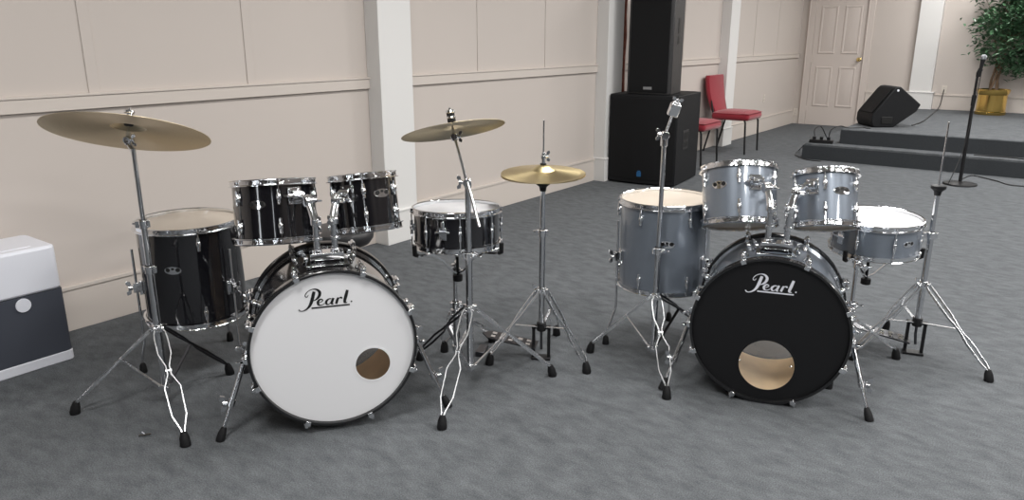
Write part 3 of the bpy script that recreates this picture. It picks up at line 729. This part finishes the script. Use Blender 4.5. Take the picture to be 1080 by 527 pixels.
# ================================================================== RIGHT KIT (charcoal)
yb = math.radians(19.8); axB = Vector((math.sin(yb), math.cos(yb), 0)); bB = Vector((.986, 2.684, 0))+axB*.205
bass_drum('charcoal grey bass drum with a black front head and large round port hole', (bB.x, bB.y), yb, .299, gloss_grey, head_black, ink_white, .180, (-.010, .190), (.004, -.140, .107), 0, None, (.390, -.215), (-.035, .033), -.08)
XB = Matrix.Translation((bB.x, bB.y, 0)) @ RZ(-yb)
tC = drum('rack_tom', 'charcoal grey rack tom over the black-headed bass drum, left and larger of its pair', 'drum', (.962, 3.11, .743), (.02, .38, 1), .1524, .254, gloss_grey, math.radians(-30), 6, head_clear, head_clear, (math.radians(-31), .032))
tD = drum('rack_tom', 'smaller charcoal grey rack tom over the black-headed bass drum, nearer the grey snare', 'drum', (1.291, 3.025, .747), (.03, .36, 1), .1235, .235, gloss_grey, math.radians(-30), 6, head_clear, head_clear, (math.radians(30), .022))
for x, tm, R, lb, zo in ((-.035, tC, .1524, 'chrome tom holder carrying the larger grey rack tom', .035), (.033, tD, .1235, 'chrome tom holder carrying the smaller grey rack tom', .040)):
    p = XB @ Vector((x, -.08, .299+.2794+.035)); hold(XB, tm, R, p, lb, .765, zo)
fB = drum('floor_tom', 'large charcoal grey floor tom on legs behind the empty cymbal stand', 'drum', (.703, 3.328, .492), (-.01, 0, 1), .203, .41, gloss_grey, math.radians(0), 6, head_clear, head_clear, (math.radians(3), .035))
floor_legs(fB, .203, .41, -.492, [math.radians(x-90) for x in (-68, 52, 172)], .045)
sB = drum('snare_drum', 'charcoal grey snare drum with white coated head in front of the bare hi-hat stand', 'drum', (1.600, 3.19, .563), (-.02, -.04, 1), .1778, .155, gloss_grey, math.radians(2), 8, head_white, film, (math.radians(47), .0, .055, .026), snare=True)
strainer(sB, .1778, math.radians(-90-45-2))
sq = GY(901, 300, 3.02); sq = Vector((sq.x, 3.02, 0))
snare_stand('chrome snare stand holding up the grey snare drum', sq, .483, .1778, None, [G(945, 378)+Vector((0, 0, 0)), sq+Vector((-.12, .24, 0)), sq+Vector((-.15, -.2, 0))], .47, (1.585-sq.x, 3.19-sq.y))
PE = Vector((.640, 3.09, 0)); PE.x = GY(690, 340, 3.09).x
s3 = empty('cymbal_stand', 'chrome cymbal stand without a cymbal in front of the grey floor tom', 'cymbal stand', T(*PE))
PE_top = .80
vertical_tube(s3, 'lower_tube', .0135, .045, .50); vertical_tube(s3, 'middle_tube', .0098, .48, .985)
clamp(s3, .515, .0135, .2)
tripod(s3, .31, .06, [G(703, 420), G(622, 371), G(745, 352)], blk=(2,))
jE = Vector((0, 0, 1.0)); kE = MB().cyl(.0155, .96, 1.0, 18).cyl(.017, -.018, .018, 20, T(0, -.004, 1.005) @ RX(PI/2)); wing(kE, T(-.016, -.006, 1.01) @ RY(-PI/2), 1.2); kE.build('boom_clamp', chrome, s3, bevel=.001)
dE = Vector((.30, 0, 1)).normalized(); MB().tube([jE, jE+dE*.085], .0055, 12).build('boom_arm', chrome, s3)
ME = Matrix.Translation(jE+dE*.085) @ frame_z((.30, -.1, 1))
MB().box((0, 0, .028), (.042, .034, .052), ME).box((0, 0, .057), (.032, .026, .010), ME).build('weight', chrome, s3, bevel=.004)
kk = MB(); kk.cyl(.004, .055, .075, 8, ME); wing(kk, ME @ T(0, 0, .060), 1.1); kk.build('wing_nut', chrome, s3)
PQ = Vector((1.835, 3.17, 0)); PQ.x = GY(970.5, 320, 3.17).x
hihat_stand('bare chrome hi-hat stand with no cymbals right of the grey snare', PQ, [G(1043, 402), G(899, 379), PQ+Vector((.02, .30, 0))], .335, .765, 1.05, .785, None, yawp=math.radians(245), frot=math.radians(-22))
# small drum key on the carpet
key = empty('drum_key', 'small silver drum key lying on the carpet below the left cymbal stand', 'tool', Matrix.Translation(G(153, 459, .004)) @ RZ(.32))
MB().tube([(-.021, 0, .003), (.021, 0, .003)], .003, 8).build('handle', chrome, key)
MB().tube([(0, 0, .003), (-.012, .022, .002)], .0042, 8).build('socket_shaft', chrome, key)
# ================================================================== room things
# air purifier
ap = empty('air_purifier', 'white and slate grey boxy air purifier at the left edge by the wall', 'air purifier', ROOM @ T(.215, -.405, 0) )
def rbox(mb, w, d, z0, z1, r, M=None, seg=5, ins=0.0):
    poly = []
    for cx, cy, a0 in ((w/2-r, d/2-r, 0), (-w/2+r, d/2-r, PI/2), (-w/2+r, -d/2+r, PI), (w/2-r, -d/2+r, 1.5*PI)):
        for k in range(seg+1):
            a = a0+PI/2*k/seg; poly.append((cx+r*math.cos(a), cy+r*math.sin(a)))
    return mb.prism(poly, z0, z1, M)
# depth n: .05-.353 ; length s: -.73..-.146
rbox(MB(), .30, .56, .045, .335, .02).build('fabric_panel', slate, ap)
rbox(MB(), .306, .566, 0, .046, .024).build('base', white_plastic, ap, bevel=.004)
rbox(MB(), .300, .56, .335, .532, .03).build('top_housing', white_plastic, ap, bevel=.012)
MB().box((0, 0, .5325), (.20, .40, .003)).build('control_panel', white_plastic, ap, bevel=.002)
MB().cyl(.030, 0, .006, 32, T(.150, -.035+.17-.02, .30) @ RY(PI/2)).build('power_button', white_plastic, ap)
MB().cyl(.006, 0, .002, 14, T(.03, .10, .534)).build('indicator_light', blue_ink, ap)
# subwoofer
sbM = ROOM @ T(.155+.33, 5.09, 0) @ RZ(math.radians(6))
sb = empty('subwoofer', 'large black subwoofer cabinet on the carpet under the tall loudspeaker', 'speaker', sbM)
SW, SDp, SH = .69, .76, .862
fr = [(-SW/2, .03), (-SW/4, .004), (0, -.006), (SW/4, .004), (SW/2, .03)]
poly = fr+[(SW/2, SDp-.05), (SW/2-.08, SDp), (-SW/2+.08, SDp), (-SW/2, SDp-.05)]
MB().prism(poly, .012, SH).build('cabinet', box_black, sb, bevel=.008)
g = [(x*.95, y-.006) for x, y in fr]+[(x*.95, y+.012) for x, y in fr[::-1]]
MB().prism(g, .05, SH-.03).build('grille', grille, sb, bevel=.004)
MB().box((0, -.0145, .105), (.045, .004, .045)).box((0, -.0145, .135), (.030, .004, .012)).build('logo', blue_ink, sb, bevel=.002)
hd = MB().box((SW/2+.001, .30, .43), (.006, .155, .185)).build('handle', box_sheen, sb, bevel=.004)
MB().box((SW/2+.003, .30, .468), (.006, .115, .065)).box((SW/2+.003, .30, .385), (.006, .115, .05)).build('hand_recess', ink_black, hd)
for x, y in ((-.25, .1), (.25, .1), (-.25, .6), (.25, .6)):
    MB().cyl(.025, 0, .014, 16, T(x, y, 0)).build('rubber_foot', rubber, sb)
# loudspeaker on top
spk = empty('loudspeaker', 'tall black loudspeaker standing on the subwoofer', 'speaker', sbM @ T(.020, .07, SH))
w = .445; poly = [(-w/2, .02), (-w/2+.03, 0), (w/2-.03, 0), (w/2, .02), (w/2-.04, .42), (-w/2+.04, .42)]
MB().prism(poly, .0, 1.02).build('cabinet', box_sheen, spk, bevel=.008)
MB().box((0, -.005, .51), (w-.06, .012, .98)).build('grille', grille, spk, bevel=.004)
MB().box((.0, -.013, .060), (.085, .004, .026)).build('logo', grey_ink, spk, bevel=.006)
hM = T(w/2-.018, .21, .60) @ RZ(math.radians(5.7))
MB().box((0, 0, .03), (.006, .07, .14), hM).box((0, 0, -.10), (.006, .07, .07), hM).build('handle', ink_black, spk, bevel=.002)
# brown staff leaning in the corner behind the speakers
stf = empty('wooden_staff', 'thin dark brown wooden pole standing behind the tall loudspeaker', 'pole', ROOM @ T(.045, 5.50, 0))
ps = [(0.0, 0, z) for z in [i*.2 for i in range(14)]]
MB().tube([(.004*math.sin(i*2.1), .003*math.cos(i*1.7), p[2]) for i, p in enumerate(ps)], [.016+.003*(i % 2) for i in range(len(ps))], 10).build('shaft', staff_m, stf)
MB().cyl(.020, 0, .03, 12).build('ferrule', rubber, stf)
# chairs
def chair(label, s):
    root = empty('banquet_chair', label, 'chair', ROOM @ T(.38, s, 0) @ RZ(PI/2))      # local -Y faces off the wall
    w = .50
    st_ = MB().box((0, -.02, .450), (w, .48, .095)); o = st_.build('seat', red_cloth, root)
    b = o.modifiers.new('b', 'BEVEL'); b.width = .042; b.segments = 4
    # rounded, sagging cushion
    vs = []; fs = []; n = 12; m_ = 12
    MBc = MB()
    for i in range(n+1):
        for j in range(m_+1):
            u = -1+2*i/n; v = -1+2*j/m_
            z = .485+.034*(1-u**4)*(1-v**4)+(.006 if v < -.5 else 0)
            vs.append((u*w/2*.99, -.02+v*.245, z))
    for i in range(n):
        for j in range(m_): a = i*(m_+1)+j; fs.append((a, a+1, a+m_+2, a+m_+1))
    MBc.add(vs, fs).build('cushion', red_cloth, o)
    bk = MB(); pv = []; N_ = 14
    for i in range(N_+1):
        t = i/N_; z = .47+.46*t; y = .205+.10*t+.02*math.sin(t*PI)
        ww = w*(.37+.12*math.sin(min(1, t*1.5)*PI*.5)); 
        if t > .93: ww *= .94
        pv.append((z, y, ww))
    vs = []; fs = []
    for z, y, ww in pv:
        for k in range(12):
            a = 2*PI*k/12; ca, sa = math.cos(a), math.sin(a)
            x = (abs(ca)**.35)*(1 if ca > 0 else -1)*ww; d = (abs(sa)**.6)*(1 if sa > 0 else -1)*.038
            vs.append((x, y+d, z))
    for i in range(N_):
        for k in range(12): fs.append((i*12+k, i*12+(k+1) % 12, (i+1)*12+(k+1) % 12, (i+1)*12+k))
    fs += [tuple(range(12))[::-1], tuple(N_*12+k for k in range(12))]
    bk.add(vs, fs).build('backrest', red_cloth, root)
    for sx in (-1, 1):
        MB().tube([(sx*.225, -.235, 0), (sx*.225, -.215, .38), (sx*.225, -.20, .418), (sx*.225, -.17, .43)], .0115, 10).build('leg', black_paint, root)
        MB().tube([(sx*.215, .30, 0), (sx*.215, .20, .40), (sx*.215, .20, .46), (sx*.205, .31, .90)], .0115, 10).build('leg', black_paint, root)
    sf = MB()
    for sx in (-1, 1): sf.tube([(sx*.222, -.18, .425), (sx*.218, .20, .425)], .011, 8)
    for y in (-.18, .19): sf.tube([(-.222, y, .42), (.222, y, .42)], .011, 8)
    sf.build('seat_frame', black_paint, root)
    return root
chair('red fabric banquet chair with its whole back showing, against the wall', 7.84)
chair('red fabric banquet chair mostly hidden by the subwoofer, only its seat showing', 6.51)
# floor monitor on the stage
mo = empty('monitor_speaker', 'black wedge floor monitor lying on the stage edge', 'speaker', Matrix.Translation(G(921, 134.5, .345)) @ RZ(math.radians(1)))
poly = [(.0, 0), (.24, 0), (.50, .19), (.54, .27), (.27, .48), (.21, .47), (-.03, .15), (-.03, .06)]      # end profile, x-z
Mw = Matrix(((1, 0, 0, 0), (0, 0, -1, 0), (0, 1, 0, 0), (0, 0, 0, 1)))
MB().prism(poly, -.40, 0, Mw).build('cabinet', box_black, mo, bevel=.012)
dq = Vector((.24, 0, .32)).normalized(); nq = Vector((-.32, 0, .24)).normalized(); q0 = Vector((-.03, 0, .15))+nq*.004
gv = [q0+dq*a_+Vector((0, y_, 0))+nq*h_ for h_ in (0, .010) for a_, y_ in ((.02, .03), (.37, .03), (.37, .37), (.02, .37))]
MB().add(gv, [(0, 1, 2, 3), (4, 7, 6, 5), (0, 4, 5, 1), (1, 5, 6, 2), (2, 6, 7, 3), (3, 7, 4, 0)]).build('grille', grille, mo, bevel=.002)
MB().box((.15, -.002, .085), (.13, .012, .085)).build('jack_recess', ink_black, mo, bevel=.004)
MB().cyl(.014, 0, .006, 12, T(.24, .0, .435) @ RX(PI/2)).build('corner_mark', ink_white, mo)
# cables
def cable(label, pts, r=.005, group=None):
    P = [Vector(p) for p in pts]; Q = []
    for i in range(len(P)-1):
        p0 = P[max(0, i-1)]; p1 = P[i]; p2 = P[i+1]; p3 = P[min(len(P)-1, i+2)]
        for k in range(8):
            t = k/8; Q.append(.5*((2*p1)+(p2-p0)*t+(2*p0-5*p1+4*p2-p3)*t*t+(3*p1-p0-3*p2+p3)*t**3))
    Q.append(P[-1]); return tag(MB().tube(Q, r, 8).build('cable', cable_m), label, 'cable', group)
cable('black cable running from the floor monitor up to the back wall outlet', [W(2.22, 8.85, .355), W(2.25, 9.4, .352), W(2.2, 10.4, .352), W(2.15, 11.2, .352), W(2.16, 11.40, .42), W(2.17, 11.47, .60), W(2.17, 11.49, .64)], .006)
cable('black cable lying on the carpet from the round mic stand base to the right edge', [G(1012, 190, .006), G(1024, 185, .006), G(1036, 187, .006), G(1052, 191, .006), G(1066, 195, .006), G(1090, 197, .006)], .006)
cable('black cable along the lower stage step towards the right edge', [W(3.0, 7.90, .178), W(3.3, 7.93, .178), W(3.55, 7.88, .178), W(4.1, 7.93, .178), W(4.6, 7.9, .178)], .006)
cable('black cable hanging beside the microphone stand pole', [G(1000, 191, .006), W(2.93, 6.82, .05), W(2.99, 6.93, .35), W(3.02, 6.97, .8), W(3.035, 6.93, 1.12)], .004)
cable('thin black cable looping down the left end of the stage step to the carpet', [G(855, 144, .18), W(1.30, 8.0, .18), W(1.24, 7.95, .15), G(843, 158, .006), G(839, 163, .006), G(850, 168, .006), G(866, 170, .006)], .005)
stp = empty('power_strip', 'small black power strip on the lower stage step corner', 'power strip', ROOM @ T(1.42, 7.93, .172) @ RZ(.1))
MB().box((0, 0, .02), (.26, .07, .04)).build('housing', black_paint, stp, bevel=.004)
for x in (-.08, .0, .08): MB().box((x, 0, .055), (.035, .035, .04)).build('plug', rubber, stp, bevel=.003)
cable('black cable looping up from the power strip, nearer the step end', [W(1.34, 7.93, .25), W(1.33, 7.94, .33), W(1.38, 8.0, .36), W(1.42, 8.1, .25), W(1.40, 8.3, .18), W(1.35, 8.6, .178)], .006)
cable('black cable looping from the power strip towards the upper stage level', [W(1.50, 7.93, .25), W(1.52, 7.94, .34), W(1.60, 8.0, .38), W(1.66, 8.1, .355), W(1.8, 8.25, .352), W(1.84, 8.22, .352), W(1.88, 8.24, .352)], .006)
cable('black cable trailing over the upper stage level to the door side', [W(1.78, 8.60, .352), W(1.70, 9.1, .352), W(1.62, 9.7, .352), W(1.68, 10.4, .352), W(1.45, 11.1, .352), W(1.2, 11.38, .352)], .006)
# microphone on a round-base stand
MP = G(1012, 194.5)
ms = empty('microphone_stand', 'black straight microphone stand with round base in front of the stage', 'stand', T(*MP))
MB().lathe([(0, 0), (.145, 0), (.15, .006), (.145, .016), (.06, .028), (.02, .034), (0, .034)], 40).build('base', black_paint, ms)
MB().cyl(.016, .03, .80, 16).build('lower_pole', black_paint, ms); MB().cyl(.012, .78, 1.04, 16).build('upper_pole', black_paint, ms)
MB().cyl(.019, .76, .86, 16).build('height_clutch', rubber, ms)
MB().tube([(0, 0, 1.03), (.004, 0, 1.06), (.02, 0, 1.10)], [.014, .019, .020], 14).build('microphone_clip', rubber, ms)
mm = empty('microphone', 'black handheld microphone with silver mesh ball clipped on its stand', 'microphone', Matrix.Translation(MP+Vector((.012, 0, 1.03))) @ frame_z((.10, .0, 1)))
MB().lathe([(0, 0), (.011, 0), (.012, .02), (.017, .13), (.021, .15), (.021, .156), (0, .156)], 18).build('body', black_paint, mm)
MB().sphere(.027, (0, 0, .178), 18, None, (1, 1, 1.05)).cyl(.0275, .160, .168, 18).build('grille_ball', mic_m, mm)
# ficus in brass pot
PT = W(2.83, 11.08, .345)
pt = empty('potted_ficus', 'leafy green ficus tree in a banded brass pot on the stage', 'plant', T(*PT))
MB().lathe([(0, .0), (.185, .0), (.19, .01), (.19, .04), (.180, .05), (.180, .27), (.192, .285), (.198, .30), (.205, .335), (.205, .345), (.195, .347), (.185, .33), (.175, .30), (0, .30)], 48).build('pot', gold, pt)
MB().lathe([(0, .312), (.10, .316), (.178, .305)], 32).build('soil', soil, pt)
rnd = random.Random(3)
for q in range(4):
    a0 = q*PI/2; P = []
    for i in range(16):
        t = i/15; rr = .045+.02*math.sin(t*9+q)+.10*max(0, t-.6); a = a0+t*3.4
        P.append((rr*math.cos(a), rr*math.sin(a), .30+.85*t))
    MB().tube(P, [.017-.008*i/15 for i in range(16)], 8).build('trunk', bark, pt)
lf = MB(); cr = Vector((.27, -.10, 1.36)); clumps = []
for i in range(150):
    while True:
        u = Vector((rnd.uniform(-1, 1), rnd.uniform(-1, 1), rnd.uniform(-1, 1)))
        if .25 < u.length < 1: break
    clumps.append(cr+Vector((u.x*.72, u.y*.66, u.z*.76)))
for c in clumps:
    for j in range(60):
        p = c+Vector((rnd.gauss(0, .075), rnd.gauss(0, .075), rnd.gauss(0, .07)))
        if (PT+p-A0).dot(SD) > L1-.10: continue
        L = rnd.uniform(.06, .105); wd = L*.42
        M = Matrix.Translation(p) @ RZ(rnd.uniform(0, 2*PI)) @ RX(rnd.uniform(-.5, .9)) @ RY(rnd.uniform(-.5, .5))
        lf.add([(0, 0, 0), (wd/2, L*.35, .004), (wd*.35, L*.7, .001), (0, L, -.014), (-wd*.35, L*.7, .001), (-wd/2, L*.35, .004), (0, L*.5, -.005)], [(0, 1, 6), (1, 2, 6), (2, 3, 6), (3, 4, 6), (4, 5, 6), (5, 0, 6)], M)
me = bpy.data.meshes.new('foliage'); me.from_pydata(lf.v, [], lf.f); me.materials.append(leaf_mat)
fo = bpy.data.objects.new('foliage', me); C.objects.link(fo); fo.parent = pt
br = MB()
clumps = [c for c in clumps if (PT+c-A0).dot(SD) < L1-.12]
for c in clumps[::3]: br.tube([(0, 0, 1.0), (c*.5+Vector((0, 0, .50))), c], [.008, .005, .002], 5)
br.build('branch', bark, pt)['kind'] = 'stuff'
# ------------------------------------------------------------------ world, camera, view
w_ = bpy.data.worlds.new('World'); bpy.context.scene.world = w_; w_.use_nodes = True
w_.node_tree.nodes['Background'].inputs[0].default_value = (.8, .8, .8, 1); w_.node_tree.nodes['Background'].inputs[1].default_value = .2
cd = bpy.data.cameras.new('camera'); cam = bpy.data.objects.new('camera', cd); C.objects.link(cam)
cam.location = (0, 0, CH); cam.rotation_euler = (PI/2-PITCH, 0, 0)
cd.sensor_fit = 'HORIZONTAL'; cd.sensor_width = 36; cd.lens = FPX/1080*36; cd.clip_start = .05
sc = bpy.context.scene; sc.camera = cam
sc.view_settings.view_transform = 'Standard'; sc.view_settings.look = 'None'; sc.view_settings.gamma = 1; sc.view_settings.use_curve_mapping = False
sc.view_settings.exposure = 0.58
sc.cycles.max_bounces = 8; sc.cycles.diffuse_bounces = 4; sc.cycles.glossy_bounces = 4; sc.cycles.use_denoising = True
sc.cycles.sample_clamp_indirect = 6; sc.cycles.caustics_reflective = False; sc.cycles.caustics_refractive = False
